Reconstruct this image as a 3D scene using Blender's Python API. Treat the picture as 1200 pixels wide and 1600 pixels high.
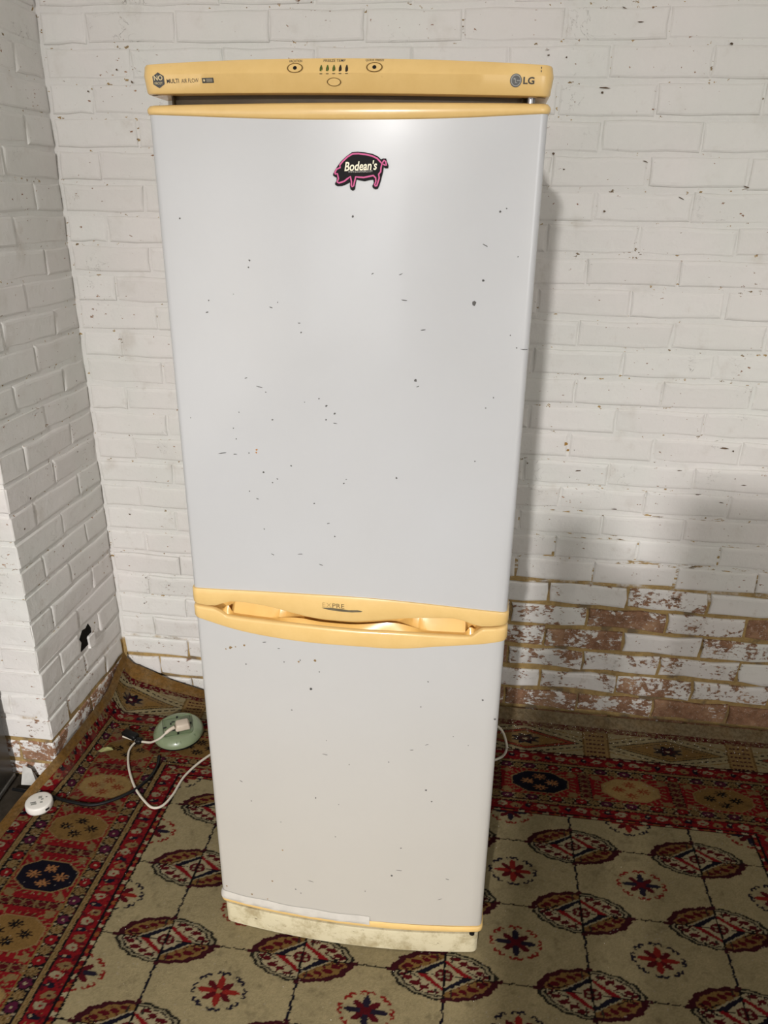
import bpy, bmesh, math, random
import numpy as np
from mathutils import Matrix, Vector

for o in list(bpy.data.objects):
    bpy.data.objects.remove(o, do_unlink=True)
SC = bpy.context.scene
COL = SC.collection
RND = random.Random(7)
OFF = 0.053                      # floor level sits this far below the survey zero
RUGZ = 0.008                     # top of the rug pile

# ------------------------------------------------------------------ camera
F_PX, PITCH, YAW, ROLL = 1172.742, 0.392544, -0.118516, 0.016300
CAM = Vector((1.091927, -1.989176, 1.466222 + OFF))
cy, sy, cp, sp = math.cos(YAW), math.sin(YAW), math.cos(PITCH), math.sin(PITCH)
fwd = Vector((sy * cp, cy * cp, -sp)); rgt = Vector((cy, -sy, 0)); upv = rgt.cross(fwd)
cr, sr = math.cos(ROLL), math.sin(ROLL)
r2 = rgt * cr + upv * sr; u2 = upv * cr - rgt * sr
camd = bpy.data.cameras.new('camera'); cam = bpy.data.objects.new('camera', camd); COL.objects.link(cam)
camd.sensor_fit = 'VERTICAL'; camd.sensor_height = 36.0; camd.lens = F_PX / 1600 * 36.0
camd.clip_start = 0.02
m = Matrix.Identity(4)
for i in range(3):
    m[i][0], m[i][1], m[i][2], m[i][3] = r2[i], u2[i], -fwd[i], CAM[i]
cam.matrix_world = m
SC.camera = cam

# ------------------------------------------------------------------ light
world = bpy.data.worlds.new('world'); SC.world = world; world.use_nodes = True
world.node_tree.nodes['Background'].inputs[0].default_value = (0.8, 0.85, 1.0, 1)
world.node_tree.nodes['Background'].inputs[1].default_value = 0.02
def tube_light(name, loc, length, width, power, color=(1.0, 0.97, 0.945), rotz=0.0):
    d = bpy.data.lights.new(name, 'AREA'); d.shape = 'RECTANGLE'; d.size = width; d.size_y = length
    d.energy = power; d.color = color
    o = bpy.data.objects.new(name, d); COL.objects.link(o); o.location = loc; o.rotation_euler = (0, 0, rotz)
    return o
tube_light('bulkhead_light', (0.64, -5.0, 2.56), 0.30, 0.11, 520, rotz=-0.13)
# cool soft fill lights, added without a source at the far end and right-hand wall
dw = tube_light('far_end_fill', (0.9, -8.15, 1.4), 2.3, 4.6, 48, (0.90, 0.95, 1.0)); dw.rotation_euler = (math.radians(90), 0, 0)
dw = tube_light('right_side_fill', (3.37, -3.9, 1.7), 1.7, 1.2, 24, (0.93, 0.97, 1.0)); dw.rotation_euler = (0, math.radians(90), 0)
SC.view_settings.view_transform = 'Standard'; SC.view_settings.look = 'None'
SC.view_settings.gamma = 1.0; SC.view_settings.use_curve_mapping = False
SC.view_settings.exposure = -0.22

# ------------------------------------------------------------------ helpers
def lin(r, g, b):
    f = lambda c: (c / 255) / 12.92 if c / 255 <= 0.04045 else ((c / 255 + 0.055) / 1.055) ** 2.4
    return (f(r), f(g), f(b), 1.0)
def tag(o, label=None, cat=None, group=None, kind=None):
    if label: o['label'] = label
    if cat: o['category'] = cat
    if group: o['group'] = group
    if kind: o['kind'] = kind
    return o
def empty(name, loc=(0, 0, 0)):
    o = bpy.data.objects.new(name, None); COL.objects.link(o); o.location = loc; o.empty_display_size = 0.05
    return o
def mesh(name, verts, faces, mat=None, parent=None, smooth=None, loc=None):
    me = bpy.data.meshes.new(name); me.from_pydata([tuple(v) for v in verts], [], faces); me.update()
    if smooth is not None:
        me.polygons.foreach_set('use_smooth', [True] * len(me.polygons))
        me.set_sharp_from_angle(angle=math.radians(smooth))
    if mat: me.materials.append(mat)
    o = bpy.data.objects.new(name, me); COL.objects.link(o)
    if parent: o.parent = parent
    if loc: o.location = loc
    return o
def bm_obj(name, bm, mat, parent=None, smooth=None, loc=None):
    bmesh.ops.recalc_face_normals(bm, faces=bm.faces)
    me = bpy.data.meshes.new(name); bm.to_mesh(me); bm.free()
    if smooth is not None:
        me.polygons.foreach_set('use_smooth', [True] * len(me.polygons))
        me.set_sharp_from_angle(angle=math.radians(smooth))
    if mat: me.materials.append(mat)
    o = bpy.data.objects.new(name, me); COL.objects.link(o)
    if parent: o.parent = parent
    if loc: o.location = loc
    return o
def box_bm(bm, x0, x1, y0, y1, z0, z1, bevel=0.0, seg=2):
    r = bmesh.ops.create_cube(bm, size=1.0)
    vs = r['verts']
    for v in vs:
        v.co = Vector((x0 if v.co.x < 0 else x1, y0 if v.co.y < 0 else y1, z0 if v.co.z < 0 else z1))
    if bevel:
        es = list({e for v in vs for e in v.link_edges})
        bmesh.ops.bevel(bm, geom=es, offset=bevel, segments=seg, affect='EDGES', profile=0.5)
def box(name, ext, mat, parent=None, bevel=0.0, seg=2):
    bm = bmesh.new(); box_bm(bm, *ext, bevel=bevel, seg=seg)
    return bm_obj(name, bm, mat, parent, smooth=35 if bevel else None)
def catmull(pts, n=10):
    P = [np.array(p, float) for p in pts]; P = [2 * P[0] - P[1]] + P + [2 * P[-1] - P[-2]]
    out = []
    for i in range(1, len(P) - 2):
        a, b, c, d = P[i - 1], P[i], P[i + 1], P[i + 2]
        for k in range(n):
            t = k / n
            out.append(0.5 * (2 * b + (c - a) * t + (2 * a - 5 * b + 4 * c - d) * t * t + (3 * b - a - 3 * c + d) * t ** 3))
    out.append(P[-2]); return out
def tube(name, pts, rad, mat, parent=None, seg=8, n=10):
    path = catmull(pts, n); V = []; Fc = []
    for i, p in enumerate(path):
        t = path[min(i + 1, len(path) - 1)] - path[max(i - 1, 0)]; t = t / (np.linalg.norm(t) + 1e-9)
        a = np.cross(t, (0, 0, 1.0))
        if np.linalg.norm(a) < 1e-3: a = np.array((1.0, 0, 0))
        a = a / np.linalg.norm(a); b = np.cross(a, t)
        for k in range(seg):
            th = 2 * math.pi * k / seg; V.append(p + rad * (a * math.cos(th) + b * math.sin(th)))
    for i in range(len(path) - 1):
        for k in range(seg):
            k2 = (k + 1) % seg
            Fc.append((i * seg + k, i * seg + k2, (i + 1) * seg + k2, (i + 1) * seg + k))
    Fc.append(tuple(range(seg))[::-1]); Fc.append(tuple((len(path) - 1) * seg + k for k in range(seg)))
    return mesh(name, V, Fc, mat, parent, smooth=60)

# ------------------------------------------------------------------ materials
class NT:
    def __init__(s, name):
        s.mat = bpy.data.materials.new(name); s.mat.use_nodes = True
        s.t = s.mat.node_tree; s.bsdf = s.t.nodes['Principled BSDF']
    def n(s, typ, **kw):
        nd = s.t.nodes.new(typ)
        for k, v in kw.items(): setattr(nd, k, v)
        return nd
    def link(s, a, b): s.t.links.new(a, b)
    def put(s, sock, v):
        if hasattr(v, 'links') or isinstance(v, bpy.types.NodeSocket): s.link(v, sock)
        else: sock.default_value = v
    def pos(s): return s.n('ShaderNodeNewGeometry').outputs['Position']
    def objco(s): return s.n('ShaderNodeTexCoord').outputs['Object']
    def noise(s, vec, scale, detail=4, rough=0.55, dist=0.0):
        nd = s.n('ShaderNodeTexNoise'); s.link(vec, nd.inputs['Vector'])
        nd.inputs['Scale'].default_value = scale; nd.inputs['Detail'].default_value = detail
        nd.inputs['Roughness'].default_value = rough; nd.inputs['Distortion'].default_value = dist
        return nd.outputs['Fac']
    def math(s, op, a, b=0.0, c=0.0, clamp=False):
        nd = s.n('ShaderNodeMath', operation=op, use_clamp=clamp)
        s.put(nd.inputs[0], a); s.put(nd.inputs[1], b); s.put(nd.inputs[2], c); return nd.outputs[0]
    def mr(s, v, a, b, c=0.0, d=1.0, smooth=True):
        nd = s.n('ShaderNodeMapRange'); nd.interpolation_type = 'SMOOTHSTEP' if smooth else 'LINEAR'
        s.put(nd.inputs[0], v); s.put(nd.inputs[1], a); s.put(nd.inputs[2], b); s.put(nd.inputs[3], c); s.put(nd.inputs[4], d)
        return nd.outputs[0]
    def mix(s, f, a, b):
        nd = s.n('ShaderNodeMix', data_type='RGBA'); s.put(nd.inputs[0], f); s.put(nd.inputs[6], a); s.put(nd.inputs[7], b)
        return nd.outputs[2]
    def vmul(s, vec, xyz):
        nd = s.n('ShaderNodeVectorMath', operation='MULTIPLY'); s.link(vec, nd.inputs[0]); nd.inputs[1].default_value = xyz
        return nd.outputs[0]
    def sep(s, vec):
        nd = s.n('ShaderNodeSeparateXYZ'); s.link(vec, nd.inputs[0]); return nd.outputs
    def bump(s, h, strength=0.3, dist=0.002):
        nd = s.n('ShaderNodeBump'); s.link(h, nd.inputs['Height']); nd.inputs['Strength'].default_value = strength
        nd.inputs['Distance'].default_value = dist; s.link(nd.outputs[0], s.bsdf.inputs['Normal'])
    def base(s, c): s.put(s.bsdf.inputs['Base Color'], c)
    def rough(s, r): s.put(s.bsdf.inputs['Roughness'], r)

def plain(name, rgb, rough=0.5, metal=0.0, noise=0.0, coat=0.0, bump=0.0):
    t = NT(name); c = lin(*rgb)
    if noise:
        n = t.noise(t.objco(), 35, 5)
        t.base(t.mix(t.mr(n, 0.3, 0.75), c, tuple(k * (1 - noise) for k in c[:3]) + (1,)))
    else: t.base(c)
    if bump: t.bump(t.noise(t.objco(), 300, 3), bump, 0.001)
    t.rough(rough); t.bsdf.inputs['Metallic'].default_value = metal; t.bsdf.inputs['Coat Weight'].default_value = coat
    return t.mat

PAINT = lin(226, 223, 218)
def paint_color(t, P):
    n = t.noise(P, 3.2, 3); n2 = t.noise(P, 11, 5)
    c = t.mix(t.mr(n, 0.3, 0.7), lin(228, 224, 221), lin(222, 222, 217))
    return t.mix(t.mr(n2, 0.55, 0.85), c, lin(205, 200, 192))
def flecks(t, P, lo=0.675):
    # small chips through the paint, longer than tall
    n = t.noise(t.vmul(P, (60, 60, 105)), 1.0, 3, 0.6)
    w = t.noise(P, 7, 3)
    th = t.mr(w, 0.35, 0.75, lo + 0.06, lo - 0.05)
    return t.mr(n, th, t.math('ADD', th, 0.02))
def cracks(t, P):
    n = t.noise(t.vmul(P, (1, 1, 1.3)), 13, 4, 0.6, 1.2); w = t.noise(P, 6.5, 4, 0.6)
    line = t.mr(t.math('ABSOLUTE', t.math('SUBTRACT', n, 0.5)), 0.0, 0.0055, 1.0, 0.0)
    return t.math('MULTIPLY', line, t.mr(w, 0.57, 0.66))
# painted brick: per brick 'peel' says how much paint is gone
t = NT('painted_brick'); P = t.pos()
at = t.n('ShaderNodeAttribute', attribute_type='OBJECT', attribute_name='peel').outputs['Fac']
oi = t.n('ShaderNodeObjectInfo').outputs['Random']
big = t.noise(P, 16, 8, 0.62, 0.4); fine = t.noise(t.vmul(P, (60, 60, 110)), 1.0, 6, 0.7)
mixn = t.math('ADD', t.math('MULTIPLY', big, 0.52), t.math('MULTIPLY', fine, 0.48))
th = t.math('SUBTRACT', 0.70, t.math('MULTIPLY', at, 0.36))
peel = t.mr(mixn, th, t.math('ADD', th, 0.03))
crk = cracks(t, P)
peel = t.math('MAXIMUM', peel, flecks(t, P))
bn = t.noise(P, 45, 6, 0.7); bn2 = t.noise(P, 12, 3)
clay = t.mix(t.mr(bn, 0.3, 0.7), lin(156, 118, 92), lin(120, 88, 67))
clay = t.mix(t.mr(bn2, 0.5, 0.68), clay, lin(176, 140, 110))
clay = t.mix(t.math('MULTIPLY', t.mr(t.noise(P, 150, 5, 0.75), 0.56, 0.66), 0.55), clay, lin(206, 196, 184))
pc = paint_color(t, P)
pc = t.mix(t.math('MULTIPLY', oi, 0.22), pc, lin(212, 205, 200))
dirt = t.mr(t.noise(P, 22, 7, 0.7), 0.56, 0.75)
pc = t.mix(t.math('MULTIPLY', dirt, t.math('ADD', t.math('MULTIPLY', at, 1.5), 0.05), clamp=True), pc, lin(150, 128, 106))
pc = t.mix(t.math('MULTIPLY', crk, 0.7), pc, lin(120, 112, 104))
t.base(t.mix(peel, pc, clay)); t.rough(t.mr(peel, 0, 1, 0.55, 0.9))
h = t.math('ADD', t.math('MULTIPLY', t.noise(P, 30, 6, 0.6), 0.9), t.math('MULTIPLY', t.noise(P, 130, 4), 0.25))
h = t.math('SUBTRACT', h, t.math('MULTIPLY', t.math('MAXIMUM', peel, crk), 0.35))
h = t.math('ADD', h, t.math('MULTIPLY', t.noise(P, 9, 3), 1.6))
t.bump(h, 0.5, 0.005); BRICK = t.mat
# joints: painted high up, bare sandy mortar where the paint has gone
t = NT('painted_mortar'); P = t.pos(); S = t.sep(P)
lim = t.mr(S['X'], 0.45, 1.25, 0.20, 0.535, smooth=False)
wob = t.math('MULTIPLY', t.math('SUBTRACT', t.noise(P, 9, 5, 0.65), 0.5), 0.30)
bare = t.mr(t.math('ADD', S['Z'], wob), lim, t.math('SUBTRACT', lim, 0.05))
bare = t.math('MAXIMUM', bare, flecks(t, P, 0.64))
stk = t.noise(t.vmul(P, (11, 11, 60)), 1.0, 5, 0.65)
sth = t.mr(S['Z'], 0.55, 0.95, 0.52, 0.72, smooth=False)
bare = t.math('MAXIMUM', bare, t.math('MULTIPLY', t.mr(stk, sth, t.math('ADD', sth, 0.02)), t.mr(S['X'], 0.9, 1.3)))
mn = t.noise(P, 70, 6, 0.7)
mort = t.mix(t.mr(mn, 0.3, 0.7), lin(182, 154, 102), lin(150, 126, 84))
mort = t.mix(t.mr(t.noise(P, 14, 4), 0.5, 0.65), mort, lin(120, 104, 82))
t.base(t.mix(bare, paint_color(t, P), mort)); t.rough(0.8)
t.bump(t.math('ADD', t.noise(P, 60, 6, 0.7), t.math('MULTIPLY', t.noise(P, 18, 4), 1.0)), 0.6, 0.005); MORTAR = t.mat

PLASTER = plain('wall_plaster', (222, 219, 214), 0.85, noise=0.12, bump=0.2)
CEIL = plain('ceiling_paint', (225, 222, 216), 0.9, noise=0.08)
CONC = plain('floor_concrete', (60, 54, 46), 0.9, noise=0.35, bump=0.5)

# ------------------------------------------------------------------ setting
RX0, RX1, RY0, CZ = -1.6, 3.4, -8.2, 2.66
tag(box('floor', (RX0, RX1, RY0, 0.15, -0.12, 0.0), CONC), kind='structure')
tag(box('ceiling', (RX0, RX1, RY0, 0.15, CZ, CZ + 0.1), CEIL), kind='structure')
tag(box('wall_right', (RX1, RX1 + 0.1, RY0, 0.15, 0, CZ), PLASTER), kind='structure')
tag(box('wall_front', (RX0, RX1, RY0 - 0.1, RY0, 0, CZ), PLASTER), kind='structure')
tag(box('wall_left_far', (RX0 - 0.1, RX0, RY0, 0.15, 0, CZ), PLASTER), kind='structure')

# brick meshes: a front face with a worn, slightly crooked outline (-Y is the face)
def brick_mesh(name, L, H, seed, D=0.1, wear=1.0):
    rn = random.Random(seed); hx, hz = L / 2, H / 2
    base = [(-hx, -hz), (-hx * 0.33, -hz), (hx * 0.33, -hz), (hx, -hz), (hx, 0), (hx, hz), (hx * 0.33, hz), (-hx * 0.33, hz), (-hx, hz), (-hx, 0)]
    jit = [(rn.uniform(-1, 1) * 0.0020 * wear, rn.uniform(-1, 1) * 0.0026 * wear) for _ in base]
    tilt = rn.uniform(-0.0012, 0.0012) * wear; tz = rn.uniform(-0.0015, 0.0015) * wear
    V = []
    for ins, y in ((0.0, D), (0.0, 0.0052), (0.0016, 0.0024), (0.0052, 0.0006), (0.0105, 0.0)):
        for (x, z), (jx, jz) in zip(base, jit):
            x2 = x + jx - math.copysign(ins, x) * (1 if abs(abs(x) - hx) < 1e-6 else 0)
            z2 = z + jz - math.copysign(ins, z) * (1 if abs(abs(z) - hz) < 1e-6 else 0)
            yy = y + (tilt * x / hx + tz * z / hz if y < 0.05 else 0)
            V.append((x2, yy, z2))
    n = len(base); Fc = []
    for r in range(4):
        for k in range(n):
            k2 = (k + 1) % n; Fc.append((r * n + k, r * n + k2, (r + 1) * n + k2, (r + 1) * n + k))
    Fc.append(tuple(4 * n + k for k in range(n)))
    me = bpy.data.meshes.new(name); me.from_pydata(V, [], Fc); me.update(); me.materials.append(BRICK)
    bm = bmesh.new(); bm.from_mesh(me); bmesh.ops.recalc_face_normals(bm, faces=bm.faces)
    if bm.faces[-1].normal.y > 0: bmesh.ops.reverse_faces(bm, faces=bm.faces)
    bm.to_mesh(me); bm.free()
    return me
BH = 0.0640
STRETCH = [brick_mesh('brick', 0.217, BH, s) for s in range(9)]
HEAD = [brick_mesh('brick', 0.104, BH, 50 + s) for s in range(5)]
ROUGHB = [brick_mesh('brick', 0.213, 0.0635, 80 + s, wear=1.9) for s in range(6)]
def zc(i): return (24 - i - 0.5) * 0.075 + OFF
def put_brick(parent, L, loc, rotz, peel, hscale=1.0, rough=False):
    if L > 0.16: me = RND.choice(ROUGHB if rough else STRETCH); ref = 0.213 if rough else 0.217
    else: me = RND.choice(HEAD); ref = 0.104
    o = bpy.data.objects.new('brick', me); COL.objects.link(o); o.parent = parent
    o.location = loc; o.rotation_euler = (RND.uniform(-.006, .006), RND.uniform(-.004, .004), rotz + RND.uniform(-.004, .004))
    o.scale = ((L - (0.0085 if rough else RND.choice((.0015, .0025, .004, .0065)))) / ref, 1, hscale); o['peel'] = float(peel)
    return o
# back wall: a mortar backing with stepped recess, bricks laid in stretcher bond
bm = bmesh.new()
box_bm(bm, RX0, RX1, 0.0044, 0.15, 0.50, CZ)
box_bm(bm, RX0, RX1, 0.0070, 0.15, 0.0, 0.50)
wall_back = tag(bm_obj('wall_back', bm, MORTAR), kind='structure')
PEEL = {18: [(1.125, .12), (1.35, .30), (1.575, .42), (1.80, .10), (2.025, .15)],
        19: [(1.242, .45), (1.467, .75), (1.692, .42), (1.917, .85), (2.14, .6)],
        20: [(1.125, .55), (1.35, .62), (1.575, .22), (1.80, .48), (2.025, .4)],
        21: [(1.017, .95), (1.242, .50), (1.467, .42), (1.692, .38), (1.917, .3), (2.14, .4)],
        22: [(1.125, .30), (1.35, .40), (1.575, .55), (1.80, .42), (2.025, .5)],
        23: [(1.017, .62), (1.242, .66), (1.467, .62), (1.692, .92), (1.917, 1.15), (2.14, .8)],
        24: [(0.0, .7), (2.3, .9)]}
def peel_of(i, x):
    if i in PEEL and x > 1.0:
        return min(PEEL[i], key=lambda a: abs(a[0] + 0.112 - x))[1] * 0.85 + 0.13
    if i >= 22 and x < 1.0: return RND.uniform(.22, .36)
    if i >= 20 and x < 1.0: return RND.uniform(.12, .26)
    if i >= 16: return RND.uniform(.04, .16)
    return RND.uniform(-.05, .10)
XMAX = 2.26
rest = bmesh.new()
for i in range(-4, 25):
    odd = i % 2; joints = [0.117 + 0.225 * k if odd else 0.225 * k for k in range(-1, 15)]
    joints = [j + RND.uniform(-.004, .004) for j in joints if j < RX1]
    joints = [0.006] + [j for j in joints if j > 0.05]
    for a, b in zip(joints[:-1], joints[1:]):
        xm = (a + b) / 2; z = zc(i); hs = 1.0
        if i == 24: z = 0.027; hs = 0.68
        if xm < XMAX:
            low = i >= 18 and xm > 0.9
            put_brick(wall_back, b - a, (xm, RND.uniform(-.0012, .0012), z + RND.uniform(-.0012, .0012)), 0, peel_of(i, xm), hs, rough=low)
        else:
            box_bm(rest, a + .004, b - .004, 0.0, 0.05, z - BH / 2 * hs, z + BH / 2 * hs, bevel=0.002, seg=1)
for i in range(-8, -4):
    for k in range(0, 15):
        a = 0.225 * k + (0.117 if i % 2 else 0.0); b = a + 0.225
        if a > 0 and b < RX1: box_bm(rest, a + .004, b - .004, 0.0, 0.05, zc(i) - BH / 2, zc(i) + BH / 2, bevel=0.002, seg=1)
rb = bm_obj('brickwork', rest, BRICK, wall_back); rb['kind'] = 'stuff'; rb['peel'] = 0.05

def wall_chips(name, pts, mat, parent, axis):
    V = []; Fc = []; rn = random.Random(3)
    for a, z, s in pts:
        ln = s < 0; s = abs(s) * .00085; n = 9; b = len(V); sl = rn.uniform(-.5, .1)
        for k in range(n):
            th = 2 * math.pi * k / n; r = rn.uniform(.5, 1.2) * s
            p, q_ = (r * 1.5 * math.cos(th), r * .28 * math.sin(th)) if ln else (r * math.cos(th), r * .8 * math.sin(th))
            q_ += p * sl * (1 if ln else 0)
            V.append((a + p, -.0030, z + q_) if axis == 'y' else (.0030, a + p, z + q_))
        Fc.append(tuple(range(b, b + n)))
    o = mesh(name, V, Fc, mat, parent); o['kind'] = 'stuff'; return o
CHIPM = plain('chip_brown', (104, 84, 66), .9, noise=.4)
wall_chips('paint_chips', [(1.37,.906,2),(1.386,.848,-7),(1.249,.862,3),(1.344,1.764,-9),(1.339,1.755,4),(1.754,.932,-9),(1.797,.849,2.5),(1.778,.925,4),(1.821,.832,-6),(1.624,.531,3),(1.366,.828,2),(1.71,.799,-8),(1.702,.477,-12),(1.61,.793,2),(1.497,.742,-8),(1.775,.779,-6),(1.652,.864,-6),(1.208,1.839,-4),(1.212,1.829,3),(1.252,1.824,3),(1.243,1.629,4),(1.375,1.505,4),(1.454,1.614,-5),(1.27,1.595,3),(1.688,1.563,-7),(1.548,1.536,-6),(1.366,1.918,-5),(1.405,1.891,-6),(1.604,1.849,4),(.188,1.803,3),(.223,1.777,5),(.109,1.757,3),(.08,.632,4),(.107,.418,3),(.092,.326,3),(.037,.504,2)], CHIPM, wall_back, 'y')
wall_chips('ochre_chips', [(1.346, .922, 8), (1.353, .905, 5)], plain('chip_ochre', (168, 128, 62), .9, noise=.3), wall_back, 'y')

# brick pier on the left: core + bricks on its right face (x = 0) and front face (y = -PD)
PD = 0.446
bm = bmesh.new(); box_bm(bm, -0.46, -0.0038, -PD + 0.0038, 0.05, 0.0, CZ)
pier = tag(bm_obj('wall_left', bm, MORTAR), kind='structure')
def pier_peel(i, corner=False):
    if i >= 23: return .62
    if i == 22: return .40 if corner else .3
    if i >= 20: return .2 if corner else .14
    return RND.uniform(-.05, .12) + (.06 if corner and i > 10 else 0)
def corner_brick(lx, ly, z, hs, peel):
    # one brick seen on two faces: lx along the front, ly along the side
    bm = bmesh.new(); box_bm(bm, -lx + 0.004, 0.0, -PD, -PD + ly - 0.004, z - BH / 2 * hs, z + BH / 2 * hs, bevel=0.004, seg=2)
    for v in bm.verts:
        v.co += Vector((RND.uniform(-1, 1), RND.uniform(-1, 1), RND.uniform(-1, 1))) * 0.0012
    o = bm_obj('brick', bm, BRICK, pier); o['peel'] = float(peel)
for i in range(-4, 25):
    z = zc(i); hs = 1.0
    if i == 24: z = 0.027; hs = 0.68
    if i % 2 == 0:
        spans = [(-0.345, -0.120), (-0.120, 0.002)]; cl = (0.225, PD - 0.345)
    else:
        spans = [(-0.230, 0.002)]; cl = (0.104, PD - 0.230)
    corner_brick(cl[0], cl[1], z, hs, pier_peel(i, True))
    for a, b in spans:
        if i == 20 and a < -0.3:      # broken brick with a hole knocked beside it
            put_brick(pier, 0.105, (0.001, -0.293, z), math.pi / 2, 0.1)
            put_brick(pier, 0.045, (-0.004, -0.150, z - 0.012), math.pi / 2, 0.2, 0.6)
            bm = bmesh.new(); box_bm(bm, -0.03, 0.006, -0.196, -0.168, z - 0.045, z - 0.004, bevel=0.003, seg=1)
            for v in bm.verts: v.co += Vector((RND.uniform(-1, 1), RND.uniform(-1, 1), RND.uniform(-1, 1))) * 0.003
            o = bm_obj('brick_shard', bm, BRICK, pier); o['peel'] = 0.1
            continue
        put_brick(pier, b - a, (RND.uniform(-.001, .001), (a + b) / 2, z), math.pi / 2, pier_peel(i), hs)
    x = -cl[0]
    while x > -0.44:
        L = min(0.225, x + 0.46)
        if L > 0.04: put_brick(pier, L, (x - L / 2, -PD, z), 0, pier_peel(i), hs)
        x -= 0.225
wall_chips('paint_chips', [(-.357, .816, 5), (-.402, .752, 4), (-.353, .455, 4), (-.107, .859, 3), (-.06, 1.049, 3)], CHIPM, pier, 'x')
# flat dark sheet, painting the shade inside the knocked-out hole
DARK = plain('painted_hole_shade', (30, 27, 24), 0.95)
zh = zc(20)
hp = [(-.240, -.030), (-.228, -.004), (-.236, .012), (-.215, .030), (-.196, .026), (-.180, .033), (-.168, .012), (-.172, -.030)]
mesh('painted_hole', [(-.0030, y, zh + z) for y, z in hp] + [(-.0036, y, zh + z) for y, z in hp], [tuple(range(8)), tuple(range(15, 7, -1))] + [(k, 8 + k, 8 + (k + 1) % 8, (k + 1) % 8) for k in range(8)], DARK, pier)

# ------------------------------------------------------------------ rug
def sstep(a, b, x):
    t = np.clip((x - a) / (b - a), 0, 1); return t * t * (3 - 2 * t)
HB_X = [-.06, .0, .05, .10, .156, .27, .6, 1.2, 1.47, 2.5]
HB_Z = [.05, .075, .09, .07, .044, .012, .02, .055, .050, .048]
U_EDGE, V_EDGE, V0 = -0.062, 0.045, -0.15
def rug_xyz(u, v):
    a = sstep(-0.56, -0.43, v); tl = np.clip((0.06 - u) / 0.122, 0, 1)
    x = u + a * 0.072 * tl ** 1.2
    hl = 0.080 + 0.025 * sstep(-0.2, 0.0, v)
    z = a * hl * tl ** 1.4
    tb = np.clip((v - V0) / (V_EDGE - V0), 0, 1)
    y = np.where(v > V0, V0 + tb * (-0.016 - V0), v)
    z = z + np.interp(u, HB_X, HB_Z) * (0.25 * tb + 0.75 * tb ** 1.5) * (1 - 0.35 * a * tl)
    z = z + 0.0035 * np.sin(u * 9 + 1.3) * np.sin(v * 7) * (1 - tb) * (u < 0.45) * np.clip((0.45 - u) * 6, 0, 1)
    return x, y, RUGZ + np.maximum(z, 0)
def vnoise(x, y, seed):
    r = np.random.RandomState(seed).rand(256, 256)
    xi = np.floor(x).astype(int); yi = np.floor(y).astype(int); fx = x - xi; fy = y - yi
    fx = fx * fx * (3 - 2 * fx); fy = fy * fy * (3 - 2 * fy)
    g = lambda i, j: r[i % 256, j % 256]
    return (g(xi, yi) * (1 - fx) + g(xi + 1, yi) * fx) * (1 - fy) + (g(xi, yi + 1) * (1 - fx) + g(xi + 1, yi + 1) * fx) * fy
def RC(*c): return np.array(lin(*c)[:3])
CREAM, LCREAM, RED, DRED = RC(190, 177, 138), RC(198, 187, 152), RC(150, 26, 34), RC(98, 17, 28)
MAROON, NAVY, OCHRE, GOLD, BLACK, ORANGE = RC(70, 20, 30), RC(26, 24, 42), RC(148, 116, 66), RC(160, 134, 90), RC(20, 15, 18), RC(176, 104, 56)
GREEN = RC(52, 50, 42)
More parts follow.
